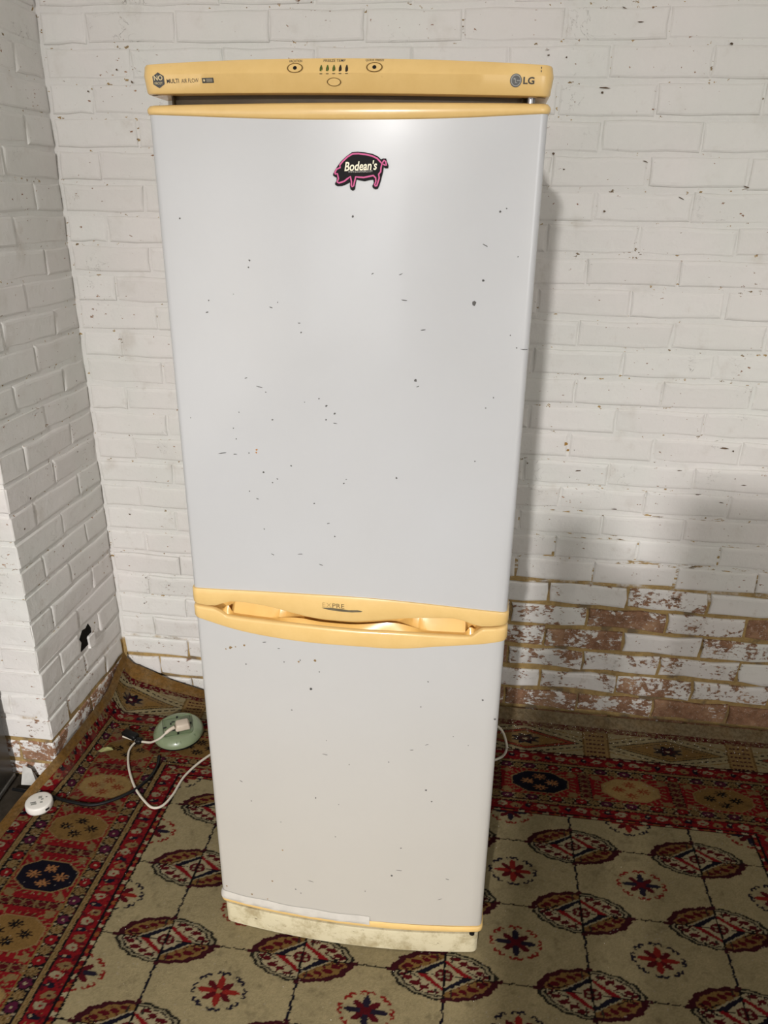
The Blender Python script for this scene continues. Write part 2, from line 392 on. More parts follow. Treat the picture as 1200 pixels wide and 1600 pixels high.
def rug_color(u, v):
    n1 = vnoise(u * 260, v * 420, 1) - .5; n2 = vnoise(u * 260 + 40, v * 420 + 9, 2) - .5
    u0, v0 = u, v
    u = u + n1 * 0.0032; v = v + n2 * 0.0022
    C = np.zeros(u.shape + (3,)); C[:] = CREAM
    def paint(mask, col): C[mask] = col
    # ---- field
    gi = np.round((u - .492) / .3065); gj = np.round(-(v + .497) / .195)
    gx = u - (.492 + .3065 * gi); gy = v + .497 + .195 * gj
    paint(np.abs(gx + .0012 * np.sin(v * 240)) < .0026, NAVY * .8)
    paint(np.abs(gy + .0009 * np.sin(u * 260)) < .0014, BLACK)
    ph = np.arctan2(gy / .055, gx / .113); e = np.hypot(gx / .113, gy / .055) * (1 + .022 * np.cos(16 * ph))
    diag = gx * gy < 0
    inn = e < 1.0
    paint(inn & diag, MAROON); paint(inn & ~diag, GREEN * .75)
    paint((e < .93) & (e > .875) & ~diag, LCREAM * .72)
    paint((e < .87) & (e > .83) & ~diag, BLACK * 1.3)
    paint((e < .86) & diag, OCHRE); paint((e < .83) & ~diag, LCREAM)
    ax, ay = np.abs(gx), np.abs(gy)
    for (px, py, rx, ry) in ((.076, .013, .010, .0050), (.060, .024, .013, .0048), (.040, .031, .010, .0045), (.022, .039, .012, .0040), (.088, .008, .005, .004)):
        w = (np.hypot((ax - px) / rx, (ay - py) / ry)) < 1
        paint(w & inn, DRED)
        w = (np.abs(ax - px - (ay - py) * 1.2) < .0024) & (np.abs(ay - py) < .010) & (e < .8)
        paint(w, DRED * .9)
    w = (np.abs(ay - .0075 - .004 * np.sin(ax * 150)) < .0014) & (e < .8) & (ax > .05); paint(w, BLACK)
    w = (np.abs(ax - .016) < .0016) & (ay > .025) & (e < .86); paint(w, np.where(True, GREEN, GREEN))
    b1 = ax / .062 + ay / .036
    paint((b1 < 1.10) & (b1 > 1.0), LCREAM * .8)
    paint((b1 < 1) & diag, NAVY); paint((b1 < 1) & ~diag, RED)
    b2 = ax / .040 + ay / .029
    paint(b2 < 1, LCREAM)
    paint(np.hypot(gx / .020, gy / .0135) < 1, DRED)
    paint((np.hypot((ax - .008) / .004, (ay - .004) / .003) < 1), LCREAM * .7)
    paint((np.abs(gx) < .0024) & inn, BLACK); paint((ay < .0011) & (e < .98) & (b2 > .55), BLACK)
    paint((e > .95) & (e < 1.1) & ((ax < .006) | (ay < .004)), MAROON)
    # ---- small star flowers between the medallions
    fi = np.round((u - .645) / .3065); fj = np.round(-(v + .594) / .195)
    fx = u - (.645 + .3065 * fi); fy = v + .594 + .195 * fj; par = ((fi + fj) % 2) == 1
    X, Y = fx / .060, fy / .043; r = np.hypot(X, Y); th = np.arctan2(Y, X)
    pet = .30 + .46 * np.sqrt(.5 + .5 * np.cos(8 * th)) * (1 - .30 * np.abs(np.sin(2 * th)))
    star = r < pet
    alt = np.cos(4 * th) < -.1
    A, B = RC(158, 44, 38), RC(40, 34, 54)
    paint(star & ~par, A); paint(star & ~par & alt, DRED)
    paint(star & par, B); paint(star & par & alt, DRED)
    paint((r < .18) & par, DRED); paint((r < .10) & ~par, GOLD)
    def hooks(flag, col):
        for k in range(8):
            t0 = k * math.pi / 4
            cx, cy_ = .84 * math.cos(t0), .84 * math.sin(t0)
            tx, ty = -math.sin(t0), math.cos(t0)
            for sgn in (-1, 1):
                hx = X - cx - sgn * tx * .12; hy = Y - cy_ - sgn * ty * .12
                ring = np.hypot(hx, hy)
                paint(flag & (ring < .140) & (ring > .055) & ((hx * math.cos(t0) + hy * math.sin(t0)) > -.04), col)
    hooks(par, A * .9); hooks(~par, B * .85)
    # ---- borders
    dl, dt, dr = .345 - u, 1.6 * (v + .399), u - 1.875
    d = np.maximum(np.maximum(dl, dt), dr)
    top = (dt >= dl) & (dt >= dr)
    tt = np.where(top, u, v * 1.6)
    side_end = .378
    B_ = d > 0
    paint(B_, DRED)
    # beaded line
    bead = (d > 0) & (d < .021)
    paint(bead, BLACK)
    seg = np.floor(tt / .016).astype(int) % 4
    w = (d > .005) & (d < .014)
    paint(w & (seg == 0), LCREAM); paint(w & (seg == 1), RED); paint(w & (seg == 2), ORANGE * .8); paint(w & (seg == 3), RED * .8)
    def floral(lo, hi, seed):
        w = (d >= lo) & (d < hi); paint(w, RED)
        c = (d - (lo + hi) / 2); per = .105; k = tt / per + seed * .37; f = (k - np.floor(k)) * per
        nn = vnoise(tt * 120 + seed * 31, d * 160 + seed * 7, 3 + seed)
        paint(w & (nn > .66), DRED); paint(w & (nn < .10), GOLD)
        paint(w & (np.hypot((f - .018) / .014, (c - .004) / .013) < 1 + .5 * (nn - .5)), LCREAM * .8)
        paint(w & (np.hypot((f - .016) / .005, (c - .002) / .004) < 1), RED)
        paint(w & (np.hypot((f - .054) / .014, (c + .003) / .014) < 1 + .7 * (nn - .5)), GOLD * .9)
        paint(w & (np.hypot((f - .054) / .004, (c + .006) / .005) < 1), MAROON)
        paint(w & (np.hypot((f - .086) / .009, (c - .004) / .014) < 1 + .6 * (nn - .5)), NAVY)
        paint(w & (np.hypot((f - .088) / .004, (c - .010) / .004) < 1), LCREAM * .8)
    floral(.021, .066, 1)
    def line(lo, hi):
        paint((d >= lo - .004) & (d < hi + .003), BLACK)
        paint((d >= lo) & (d < hi), GOLD)
        paint((d >= lo) & (d < hi) & (np.abs(d - (lo + hi) / 2 + .002 * np.sin(tt * 210)) < .0012), OCHRE * .75)
    def flowers(lo, hi):
        w = (d >= lo) & (d < hi); paint(w, BLACK)
        per = np.where(top, .0668, .0808); k = tt / per; f = (k - np.floor(k)) * per - per / 2; ci = np.floor(k).astype(int)
        c = d - (lo + hi) / 2; hw = (hi - lo) / 2
        h = per / 4
        a1 = np.arctan2(c / hw, (f + h) / h); r1 = np.hypot((f + h) / (h * .86), c / (hw * .86)) * (1 + .14 * np.cos(8 * a1))
        paint(w & (r1 < 1), GOLD * .92); paint(w & (r1 < .75) & (np.cos(8 * a1) < -.7), OCHRE * .5); paint(w & (r1 < .22), OCHRE * .6)
        a2 = np.arctan2(c / hw, (f - h) / h); r2_ = np.hypot((f - h) / (h * .9), c / (hw * .84)) * (1 + .10 * np.cos(6 * a2))
        redc = np.where(((ci // 2) % 2 == 0)[..., None], RED, RC(96, 30, 62))
        mm = w & (r2_ < 1); C[mm] = redc[mm]
        paint(w & (r2_ < .26), LCREAM * .85)
        for s in (-1, 1):
            paint(w & (np.hypot(f / .004, (c - s * hw * .78) / .0045) < 1), LCREAM * .75)
            paint(w & (np.hypot((np.abs(f) - per / 2) / .004, (c - s * hw * .78) / .0045) < 1), LCREAM * .7)
    line(.070, .082); flowers(.086, .117)
    paint((d >= .117) & (d < .121), OCHRE)
    # main border with octagons
    w = (d >= .121) & (d < .279); paint(w, RED)
    per = np.where(top, .2495, .2432); o0 = np.where(top, 1.3445, -.765 * 1.6)
    k = np.round((tt - o0) / per).astype(int); f = tt - (o0 + k * per); c = d - .200
    nn = vnoise(u * 170 + 5, v * 250 + 3, 9)
    paint(w & (nn > .78), RED * .6); paint(w & (nn < .09), GOLD * .7)
    A_ = np.abs(f); Bc = np.abs(c)
    oct_ = np.maximum(np.maximum(A_ / np.where(top, .076, .066), Bc / np.where(top, .064, .070)), (A_ + Bc) / .100)
    ang = np.arctan2(c, f)
    paint(w & (oct_ > 1.10) & (oct_ < 1.30) & (np.cos(30 * ang + 8 * oct_) > .55), GOLD * .85)
    paint(w & (oct_ < 1.06), GOLD); kk = np.where(top, k % 3, np.array([0, 2, 1, 2])[k % 4])
    fills = np.where(top[..., None] if False else (kk == 0)[..., None], NAVY * .75, np.where(((kk == 1))[..., None], RC(182, 152, 98), OCHRE))
    mm = w & (oct_ < 1.0); C[mm] = fills[mm]
    for (px, py) in ((.034, 0), (-.034, 0), (0, .034), (0, -.034)):
        aa = np.arctan2(c - py, f - px); rr = np.hypot(f - px, c - py) / (.0200 * (.68 + .32 * np.cos(8 * aa)))
        fc = np.where((kk == 0)[..., None], RC(184, 130, 84), np.where((kk == 1)[..., None], RC(156, 78, 48), BLACK))
        m2 = mm & (rr < 1) & (rr > .22); C[m2] = fc[m2]
    sepm = w & (A_ > per / 2 - .016)
    paint(sepm, DRED * .9)
    q1 = per / 2 - A_
    paint(sepm & (q1 > .0125), BLACK)
    paint(sepm & (np.abs(np.mod(c, .030) - .015 - np.where(f > 0, 1, -1) * 0) < .0035), GOLD * .75)
    paint(sepm & (np.abs(np.abs(np.mod(c, .030) - .015) - q1 * 1.1) < .0022), GOLD * .7)
    paint(w & (np.hypot((A_ - per / 2 + .034) / .016, (Bc - .062) / .014) < 1 + (nn - .5)), GOLD * .85)
    paint((d >= .279) & (d < .283), OCHRE)
    flowers(.284, .317); line(.321, .334)
    floral(.338, .388, 2)
    w = (d >= .388) & (d < .405); paint(w, DRED)
    paint(w & (np.mod(tt, .034) < .016) & (np.abs(d - .396) < .0045), LCREAM * .85); paint((d >= .403) & (d < .410), BLACK)
    # end panel with lozenges (back end only)
    w = top & (d >= .410) & (d < .592); paint(w, RC(178, 165, 128))
    per = .418; k = np.round((u - 1.311) / per).astype(int); f = u - 1.311 - k * per; c = d - .501; A_ = np.abs(f); Bc = np.abs(c)
    L = A_ / .150 + Bc / .072
    paint(w & (L < 1.10), GREEN); lo = np.where((k % 2 == 0)[..., None], RC(150, 52, 36), RC(150, 122, 72))
    mm = w & (L < 1.02); C[mm] = lo[mm]
    paint(w & (L < .84) & (L > .80), BLACK); paint(w & (L < .80), OCHRE)
    cell = (A_ < .042) & (Bc < .036)
    paint(w & cell, GOLD * .8); rr = np.hypot(f / .036, c / .032); aa = np.arctan2(c / .032, f / .036)
    paint(w & (rr < 1 - .25 * np.cos(8 * aa)), NAVY * .8); paint(w & (rr < .55 - .2 * np.cos(8 * aa)), MAROON); paint(w & (rr < .2), LCREAM)
    X_ = per / 2 - A_
    for s in (0.024, -0.004):
        dg = np.abs(Bc - (X_ - .030 + s) * .45)
    dash = np.mod(A_, .020) < .012
    edge2 = np.abs(L - 1.42)
    paint(w & (edge2 < .055) & dash & (X_ > .03), BLACK * 1.3)
    paint(w & (np.abs(L - 1.75) < .03) & (X_ > .03), OCHRE)
    bx = w & (X_ < .036); paint(bx, RC(168, 138, 90)); paint(w & (np.abs(X_ - .036) < .0025), OCHRE * .7)
    paint(bx & (X_ < .028) & (np.mod(c + .09, .030) < .010) & (np.mod(u, .012) < .0085), MAROON)
    w = top & (d >= .592) & (d < .625); paint(w, RC(150, 130, 96))
    paint(w & (vnoise(u * 220, v * 300, 21) > .42), DRED)
    # ---- pile, wear and dust
    k1 = vnoise(u0 * 700, v0 * 700, 31); k2 = vnoise(u0 * 24, v0 * 24, 32); k3 = vnoise(u0 * 90, v0 * 90, 33)
    C *= (0.80 + 0.34 * k1 + 0.12 * (k2 - .5) + .10 * (k3 - .5))[..., None]
    stain = sstep(.62, .95, vnoise(u0 * 52, v0 * 52, 36) * .6 + vnoise(u0 * 150, v0 * 150, 37) * .4) * .28
    C *= (1 - stain)[..., None]
    dust = sstep(.0, .9, vnoise(u0 * 60, v0 * 60, 34)) * np.clip((v0 + .14) / .18, 0, 1) * np.clip((u0 - .5) * 2, 0, 1) * .55
    C = C * (1 - dust[..., None]) + RC(150, 132, 104) * dust[..., None]
    d2 = np.clip(sstep(.55, .9, vnoise(u0 * 30 + 9, v0 * 30, 35)) * np.clip((.26 - u0) * 6, 0, 1) * sstep(-.62, -.4, v0), 0, 1) * .35
    C = C * (1 - d2[..., None]) + RC(128, 112, 96) * d2[..., None]
    sp = (vnoise(u0 * 480, v0 * 480, 41) > .93) & (vnoise(u0 * 40, v0 * 40, 42) > .62)
    C[sp] = C[sp] * .4 + RC(205, 198, 184) * .6
    return np.clip(C * np.array((.43, .41, .385)), 0, 1)
t = NT('rug_pile')
ca = t.n('ShaderNodeVertexColor', layer_name='pile_color').outputs['Color']
t.base(ca); t.rough(0.95); t.bsdf.inputs['Specular IOR Level'].default_value = 0.08
t.bump(t.noise(t.pos(), 700, 3, 0.7), 0.55, 0.003); RUGM = t.mat
def grid_obj(name, us, vs, mat, parent=None, color=True, jitter=0.0005):
    U, V = np.meshgrid(us, vs)
    x, y, z = rug_xyz(U, V)
    if jitter: z = z + (np.random.RandomState(5).rand(*z.shape) - .5) * jitter
    nu, nv = len(us), len(vs)
    co = np.stack([x, y, z], -1).reshape(-1, 3).astype(np.float32)
    idx = np.arange(nu * nv).reshape(nv, nu)
    q = np.stack([idx[:-1, :-1], idx[:-1, 1:], idx[1:, 1:], idx[1:, :-1]], -1).reshape(-1, 4)
    me = bpy.data.meshes.new(name)
    me.vertices.add(len(co)); me.vertices.foreach_set('co', co.ravel())
    me.loops.add(q.size); me.loops.foreach_set('vertex_index', q.ravel().astype(np.int32))
    me.polygons.add(len(q)); me.polygons.foreach_set('loop_start', np.arange(0, q.size, 4, dtype=np.int32))
    me.polygons.foreach_set('use_smooth', np.ones(len(q), bool))
    me.update(calc_edges=True)
    if color:
        c = rug_color(U, V).reshape(-1, 3); c4 = np.concatenate([c, np.ones((len(c), 1))], 1).astype(np.float32)
        a = me.color_attributes.new('pile_color', 'FLOAT_COLOR', 'POINT'); a.data.foreach_set('color', c4.ravel())
    me.materials.append(mat)
    o = bpy.data.objects.new(name, me); COL.objects.link(o)
    if parent: o.parent = parent
    return o
U_BIND, V_BIND = -0.030, -0.008
rug = empty('rug', (1.1, -0.8, 0))
tag(rug, 'patterned red and cream wool rug under the fridge, corner curled up the wall', 'rug')
rugm = grid_obj('pile', np.arange(U_BIND, 2.30, 0.0028), np.arange(-1.55, V_BIND + .001, 0.0025), RUGM)
rugm.parent = rug; rugm.matrix_parent_inverse = Matrix.Translation((-1.1, 0.8, 0))
t = NT('rug_binding'); n = t.noise(t.vmul(t.pos(), (1, 1, 1)), 90, 5, 0.7); dn = t.noise(t.pos(), 20, 6, 0.7)
dx = t.mr(t.sep(t.pos())['X'], .5, 1.2, 0.0, 0.75, smooth=False)
df = t.math('ADD', t.math('MULTIPLY', t.mr(dn, .35, .75), .6), dx, clamp=True)
t.base(t.mix(df, t.mix(t.mr(n, .3, .7), lin(118, 86, 42), lin(94, 68, 34)), t.mix(t.mr(n, .35, .65), lin(124, 110, 86), lin(96, 84, 64)))); t.rough(.9)
t.bump(t.noise(t.vmul(t.pos(), (300, 900, 300)), 1.0, 3), .5, .002); BIND = t.mat
def binding(us, vs, name='binding', outer=None):
    U, V = np.meshgrid(us, vs); x, y, z = rug_xyz(U, V)
    co = [tuple(p) for p in np.stack([x, y, z + .0006], -1).reshape(-1, 3)]; nu, nv = len(us), len(vs)
    Fc = [(j * nu + i, j * nu + i + 1, (j + 1) * nu + i + 1, (j + 1) * nu + i) for j in range(nv - 1) for i in range(nu - 1)]
    # outer lip folds down to the rug's back
    if outer == 'u':
        rim = [j * nu for j in range(nv)]
    else: rim = [(nv - 1) * nu + i for i in range(nu)]
    b = len(co)
    for k, r in enumerate(rim):
        p = co[r]; co.append((p[0] - (.001 if outer == 'u' else 0), p[1] + (.001 if outer == 'v' else 0), p[2] - .008))
        if k: Fc.append((rim[k - 1], r, b + k, b + k - 1))
    o = mesh(name, co, Fc, BIND, rug, smooth=70); o.matrix_parent_inverse = Matrix.Translation((-1.1, 0.8, 0)); return o
binding(np.linspace(U_EDGE, U_BIND, 7), np.arange(-1.55, V_EDGE + .001, .008), outer='u')
binding(np.arange(U_BIND, 2.30, .01), np.linspace(V_BIND, V_EDGE, 7), outer='v')

# ------------------------------------------------------------------ refrigerator
W, SAG, RC_ = 0.574, 0.022, 0.011
FR = (0.8910, -0.8249, RUGZ)
c_, s_ = math.cos, math.sin
yaw, tlt, lean = -0.00802, -0.00807, -0.00528
FM = Matrix.Translation(FR) @ Matrix.Rotation(yaw, 4, 'Z') @ Matrix.Rotation(tlt, 4, 'X') @ Matrix.Rotation(lean, 4, 'Y')
fridge = empty('refrigerator'); fridge.matrix_world = FM
tag(fridge, 'tall worn white fridge freezer with yellowed trim, handles and control panel', 'refrigerator')
t = NT('fridge_enamel'); O = t.objco()
S = t.sep(O)
low_tone = t.mr(S['Z'], .10, 1.10, 1.0, 0.0)  # base colour turns darker and warmer towards the bottom
blot = t.noise(O, 4.5, 2, .5)
cw = t.mix(low_tone, lin(190, 192, 195), lin(184, 180, 172))
cw = t.mix(t.math('MULTIPLY', blot, .25), cw, lin(170, 166, 158))
t.base(cw); t.rough(.27); t.bsdf.inputs['Coat Weight'].default_value = .25; t.bsdf.inputs['Coat Roughness'].default_value = .10
t.bump(t.noise(O, 6, 2), .06, .02); ENAMEL = t.mat
def yellow(name, a, b, dirty=0.3):
    t = NT(name); O = t.objco(); n = t.noise(O, 22, 5, .65)
    c = t.mix(t.mr(n, .3, .75), lin(*a), lin(*b))
    g = t.noise(t.vmul(O, (80, 80, 160)), 1.0, 5, .7)
    c = t.mix(t.math('MULTIPLY', t.mr(g, .66, .78), dirty), c, lin(120, 88, 40))
    t.base(c); t.rough(.27); t.bsdf.inputs['Coat Weight'].default_value = .25; t.bsdf.inputs['Coat Roughness'].default_value = .1
    t.bump(t.noise(O, 40, 3), .04, .004); return t.mat
YEL = yellow('yellowed_plastic', (224, 190, 126), (218, 183, 118))
YEL2 = yellow('yellowed_grip', (224, 180, 104), (216, 170, 94), .2)
t = NT('kick_plastic'); O = t.objco(); n = t.noise(O, 25, 7, .7); S = t.sep(O)
c = t.mix(t.mr(n, .42, .7), lin(192, 183, 154), lin(150, 137, 104))
t.base(t.mix(t.mr(t.noise(t.vmul(O, (60, 60, 120)), 1.0, 5, .7), .6, .75), c, lin(96, 82, 58))); t.rough(.5); KICK = t.mat
GASK = plain('gasket_rubber', (128, 126, 118), .7); NECK = plain('neck_plastic', (64, 50, 24), .6, noise=.3)
CAB = plain('cabinet_paint', (208, 208, 205), .35, noise=.05)
PRINT = plain('printed_ink', (58, 54, 50), .6); PRINTL = plain('printed_light', (214, 196, 150), .5)
STEEL = plain('steel_pin', (150, 150, 152), .3, 1.0); BLK = plain('black_plastic', (14, 14, 14), .5)

def plan(w=W, sag=SAG, r=RC_, back=0.055, n=34, inset=0.0):
    """outline of the bowed front, left to right: list of (x, y, nx, ny)"""
    h = w / 2; f = lambda x: sag * ((2 * x / w) ** 2 - 1)
    out = []
    xe = h - r; ye = f(xe); sl = 4 * sag * 2 * xe / w ** 2 * 1.0; a_end = math.atan(sl)
    # right corner: circle tangent-ish to the arc end and the side
    right = []
    for k in range(1, 7):
        a = a_end + (math.pi / 2 - a_end) * k / 6
        right.append((xe - r * math.sin(a_end) * 0 + r * (math.sin(a) - math.sin(a_end)) / (1 - math.sin(a_end)), ye + r * (math.cos(a_end) - math.cos(a)), math.sin(a), -math.cos(a)))
    arc = []
    for k in range(n + 1):
        x = -xe + 2 * xe * k / n; s = 8 * sag * x / w ** 2; l = math.hypot(1, s); arc.append((x, f(x), s / l, -1 / l))
    right.append((h, back, 1, 0))
    left = [(-x, y, -nx, ny) for x, y, nx, ny in reversed(right)]
    return left + arc + right
PL = plan()
def front_y(x): return SAG * (min(1, abs(2 * x / W)) ** 2 - 1)
def loft(name, pl, rows, mat, parent, cap=True, smooth=40):
    """rows(x) -> list of (offset along the outward normal, z)"""
    V = []; Fc = []; R = [rows(p[0]) for p in pl]; nr = len(R[0])
    for (x, y, nx, ny), rr in zip(pl, R):
        for off, z in rr: V.append((x + nx * off, y + ny * off, z))
    for i in range(len(pl) - 1):
        for j in range(nr - 1):
            a = i * nr + j; Fc.append((a, a + nr, a + nr + 1, a + 1))
    if cap:
        N = len(pl)
        Fc.append(tuple(i * nr for i in range(N))[::-1]); Fc.append(tuple(i * nr + nr - 1 for i in range(N)))
        Fc.append(tuple([j for j in range(nr)])[::-1] + tuple((N - 1) * nr + j for j in range(nr)) if False else tuple([(N - 1) * nr + j for j in range(nr)] + [j for j in range(nr - 1, -1, -1)]))
    return mesh(name, V, Fc, mat, parent, smooth=smooth)
def ip(pts): xs = [p[0] for p in pts]; zs = [p[1] for p in pts]; return lambda x: float(np.interp(x, xs, zs))
def sm(pts, n=8):
    c = catmull([(a, b, 0) for a, b in pts], n); return ip([(p[0], p[1]) for p in c])
up_top = sm([(-.2885, .8505), (-.1323, .8630), (.0223, .8675), (.1447, .8615), (.2873, .8469)])
up_bot = sm([(-.2878, .8171), (-.262, .8165), (-.246, .8175), (-.230, .8240), (-.2163, .8315), (-.175, .8335), (-.134, .8305), (-.0943, .8235), (-.0543, .8175), (-.016, .8165), (.0221, .8175), (.072, .8245), (.110, .8295), (.1457, .8318), (.185, .8328), (.2046, .8310), (.2252, .8225), (.2456, .8170), (.265, .8180), (.2891, .8215)], 4)
lo_top = sm([(-.2867, .8142), (-.262, .8138), (-.246, .8130), (-.2290, .8065), (-.2185, .8020), (-.15, .8015), (-.0807, .8015), (.0221, .8003), (.0971, .8010), (.17, .7990), (.2219, .7980), (.2340, .8045), (.2458, .8132), (.265, .8145), (.2883, .8180)], 4)
lo_bot = sm([(-.2838, .7880), (-.1922, .7725), (-.082, .7660), (.0219, .7662), (.0977, .7668), (.1723, .7750), (.2477, .7820), (.2881, .7890)])
wt = sm([(-.2881, .6243 + 1), (-.1167, 1.6170), (.0116, 1.6150), (.1514, 1.6170), (.2861, 1.6238)])
# cabinet behind the doors
box('cabinet', (-W / 2 + .004, W / 2 - .004, 0.064, 0.60, 0.03, 1.655), CAB, fridge, bevel=.006)
box('gasket', (-W / 2 + .012, W / 2 - .012, 0.050, 0.066, 0.10, 1.60), GASK, fridge)
# upper door
door_u = loft('upper_door', PL, lambda x: [(-.003, .838), (0, .841), (0, wt(x) + .002), (-.003, wt(x) + .004)], ENAMEL, fridge)
loft('door_top_trim', PL, lambda x: [(-.004, wt(x) - .001), (.0012, wt(x)), (.0030, wt(x) + .0022), (.0034, (wt(x) + 1.6362) / 2), (.0022, 1.6325), (-.001, 1.6355), (-.006, 1.6365)], YEL, door_u)
def up_rows(x):
    b, tp = up_bot(x), up_top(x)
    return [(-.034, b + .004), (-.003, b + .0005), (.0022, b + .0015), (.0036, b + .005), (.0036, tp - .004), (.0024, tp - .0012), (-.002, tp)]
loft('door_handle', PL, up_rows, YEL, door_u)
# lower door with its finger pockets
door_l = loft('lower_door', PL, lambda x: [(-.003, .0800), (0, .083), (0, .786), (-.003, .789)], ENAMEL, fridge)
def ss(t): t = max(0.0, min(1.0, t)); return t * t * (3 - 2 * t)
def pocket(x):   # 1 inside the two finger pockets: steep outer ends, tapering towards the middle
    return ss((x + .224) / .010) * ss((-.060 - x) / .085) if x < 0 else ss((.226 - x) / .010) * ss((x - .070) / .085)
def ends(x): return ss((abs(x) - .228) / .012)
PLF = plan(n=160)
def lo_rows(x):
    b, tp = lo_bot(x), lo_top(x)
    return [(-.003, b), (.0024, b + .0012), (.0036, b + .004), (.0036, tp - .005), (.0026, tp - .0016), (.0002, tp), (-.0035, tp + .0004)]
trim_l = loft('door_handle', PLF, lo_rows, YEL, door_l, cap=False)
def grip_rows(x):
    tp = lo_top(x); w, e = pocket(x), ends(x)
    g = max(.004, up_bot(x) - tp)
    mid = [(-.0034, .0003), (-.0060, (g - .011) * .6), (-.0085, g - .011), (-.0088, g - .030), (-.0340, g - .030), (-.0340, .0500)]
    pk = [(-.0034, .0003), (-.0080, .0000), (-.0110, .0005), (-.0130, .0040), (-.0260, .0280), (-.0320, .0500)]
    en = [(-.0034, .0003), (-.0100, -.0010), (-.0150, -.0015), (-.0200, -.0015), (-.0260, -.0015), (-.0320, .0300)]
    out = []
    for a, b, c in zip(mid, pk, en):
        o = a[0] * (1 - w) + b[0] * w; z = a[1] * (1 - w) + b[1] * w
        out.append((o * (1 - e) + c[0] * e, tp + z * (1 - e) + c[1] * e))
    return out
loft('finger_grip', PLF, grip_rows, YEL2, door_l, cap=False, smooth=38)
bt = sm([(-.2854, .0785), (-.1289, .0860), (.0127, .0850), (.1489, .0815), (.291, .0790)])
loft('door_bottom_trim', PL, lambda x: [(-.004, .0660), (.0016, .0668), (.0030, .0690), (.0030, .0775 + .004 * (1 - (x / .287) ** 2)), (.0014, .0800 + .004 * (1 - (x / .287) ** 2)), (-.003, .081)], YEL, door_l)
# strip of white tape over the left part of the bottom trim
PT = [p for p in PL if -.287 <= p[0] <= .06 and p[1] < .02]
TAPE = plain('white_tape', (194, 190, 182), .45, noise=.12)
loft('tape_strip', PT, lambda x: [(.0033, .0752), (.0042, .0762 + .0008 * math.sin(x * 90)), (.0042, .0835 + .003 * math.sin(x * 23) * .4), (.0010, .0955 + .0012 * math.sin(x * 61))], TAPE, door_l, cap=False)
# kick plate
PK = plan(w=W - .010, r=.014, back=.05)
kick = loft('kick_plate', PK, lambda x: [(-.004, .001), (-.0005, .003), (.0, .052), (-.002, .0565), (-.010, .0580)], KICK, fridge)
box('kick_plate_recess', (-W / 2 + .02, W / 2 - .02, 0.012, 0.06, 0.05, 0.085), NECK, fridge)
bm = bmesh.new(); bmesh.ops.create_cone(bm, cap_ends=True, segments=14, radius1=.0055, radius2=.0055, depth=.012)
bmesh.ops.rotate(bm, verts=bm.verts, matrix=Matrix.Rotation(math.pi / 2, 3, 'X'))
bm_obj('hinge_hole', bm, BLK, fridge, smooth=40, loc=(.268, .003, .0590))
# neck + control panel
PN = plan(w=W - .030, r=.012, back=.06)
loft('panel_neck', PN, lambda x: [(-.022, 1.628), (-.022, 1.655)], NECK, fridge, cap=False)
PRL = -.0105
PP = plan(w=W - .004, r=.013, back=.12, n=60)
def crease(x): return max(0, min(1, (.235 - abs(x)) / .05))
def panel_rows(x):
    k = PRL * x; c = crease(x); T = 1.6845 + .0047 * (1 - (x / .287) ** 2)
    return [(-.028, 1.6475 + k), (-.003, 1.6465 + k), (.0010, 1.6475 + k), (.0030, 1.6500 + k), (.0055 + .0055 * c, 1.6700 + k), (.0055 + .0050 * c, 1.6712 + k), (.0036, T - .0028 + k), (.0018, T - .0007 + k), (-.003, T + k), (-.03, T + .0006 + k)]
panel = loft('control_panel', PP, panel_rows, YEL, fridge, smooth=32)
box('top_cover', (-W / 2 + .006, W / 2 - .006, .10, .60, 1.655, 1.684), CAB, fridge, bevel=.006)
bm = bmesh.new(); bmesh.ops.create_cone(bm, cap_ends=True, segments=12, radius1=.006, radius2=.006, depth=.016)
bm_obj('hinge_pin', bm, STEEL, fridge, smooth=40, loc=(.262, .014, 1.640))
def panel_y(x, z):
    z = z - PRL * x; rr = panel_rows(x); off = np.interp(z - 0, [r[1] - PRL * x for r in rr], [r[0] for r in rr])
    return front_y(x) - off
def door_y(x, z): return front_y(x)
def text_verts(body, h, width=None, bold=0.0, italic=0.0):
    cu = bpy.data.curves.new('t', 'FONT'); cu.body = body; cu.size = 1.0; cu.align_x = 'CENTER'; cu.resolution_u = 3
    cu.offset = bold; cu.shear = italic
    ob = bpy.data.objects.new('t', cu); COL.objects.link(ob); bpy.context.view_layer.update()
    dg = bpy.context.evaluated_depsgraph_get(); me = ob.evaluated_get(dg).to_mesh()
    V = np.array([v.co[:2] for v in me.vertices]); Fc = [tuple(p.vertices) for p in me.polygons]
    ob.evaluated_get(dg).to_mesh_clear(); bpy.data.objects.remove(ob); bpy.data.curves.remove(cu)
    V -= (V.max(0) + V.min(0)) / 2; s = h / max(np.ptp(V[:, 1]), 1e-6); V *= s
    if width: V[:, 0] *= width / np.ptp(V[:, 0])
    return V, Fc
def decal(name, V, Fc, cx, cz, surf, mat, parent, off=.0004, roll=0.0):
    cr_, sr_ = math.cos(roll), math.sin(roll); P3 = []
    for x, z in V:
        X = cx + x * cr_ - z * sr_; Z = cz + x * sr_ + z * cr_; P3.append((X, surf(X, Z) - off, Z))
    o = mesh(name, P3, Fc, mat, parent)
    return o
def ring_poly(rx, rz, n=24, inner=0.0):
    o = [(rx * math.cos(2 * math.pi * k / n), rz * math.sin(2 * math.pi * k / n)) for k in range(n)]
    if not inner: return o, [tuple(range(n))]
    V = o + [(x * inner, z * inner) for x, z in o]
    return V, [(k, (k + 1) % n, n + (k + 1) % n, n + k) for k in range(n)]
tz = PRL
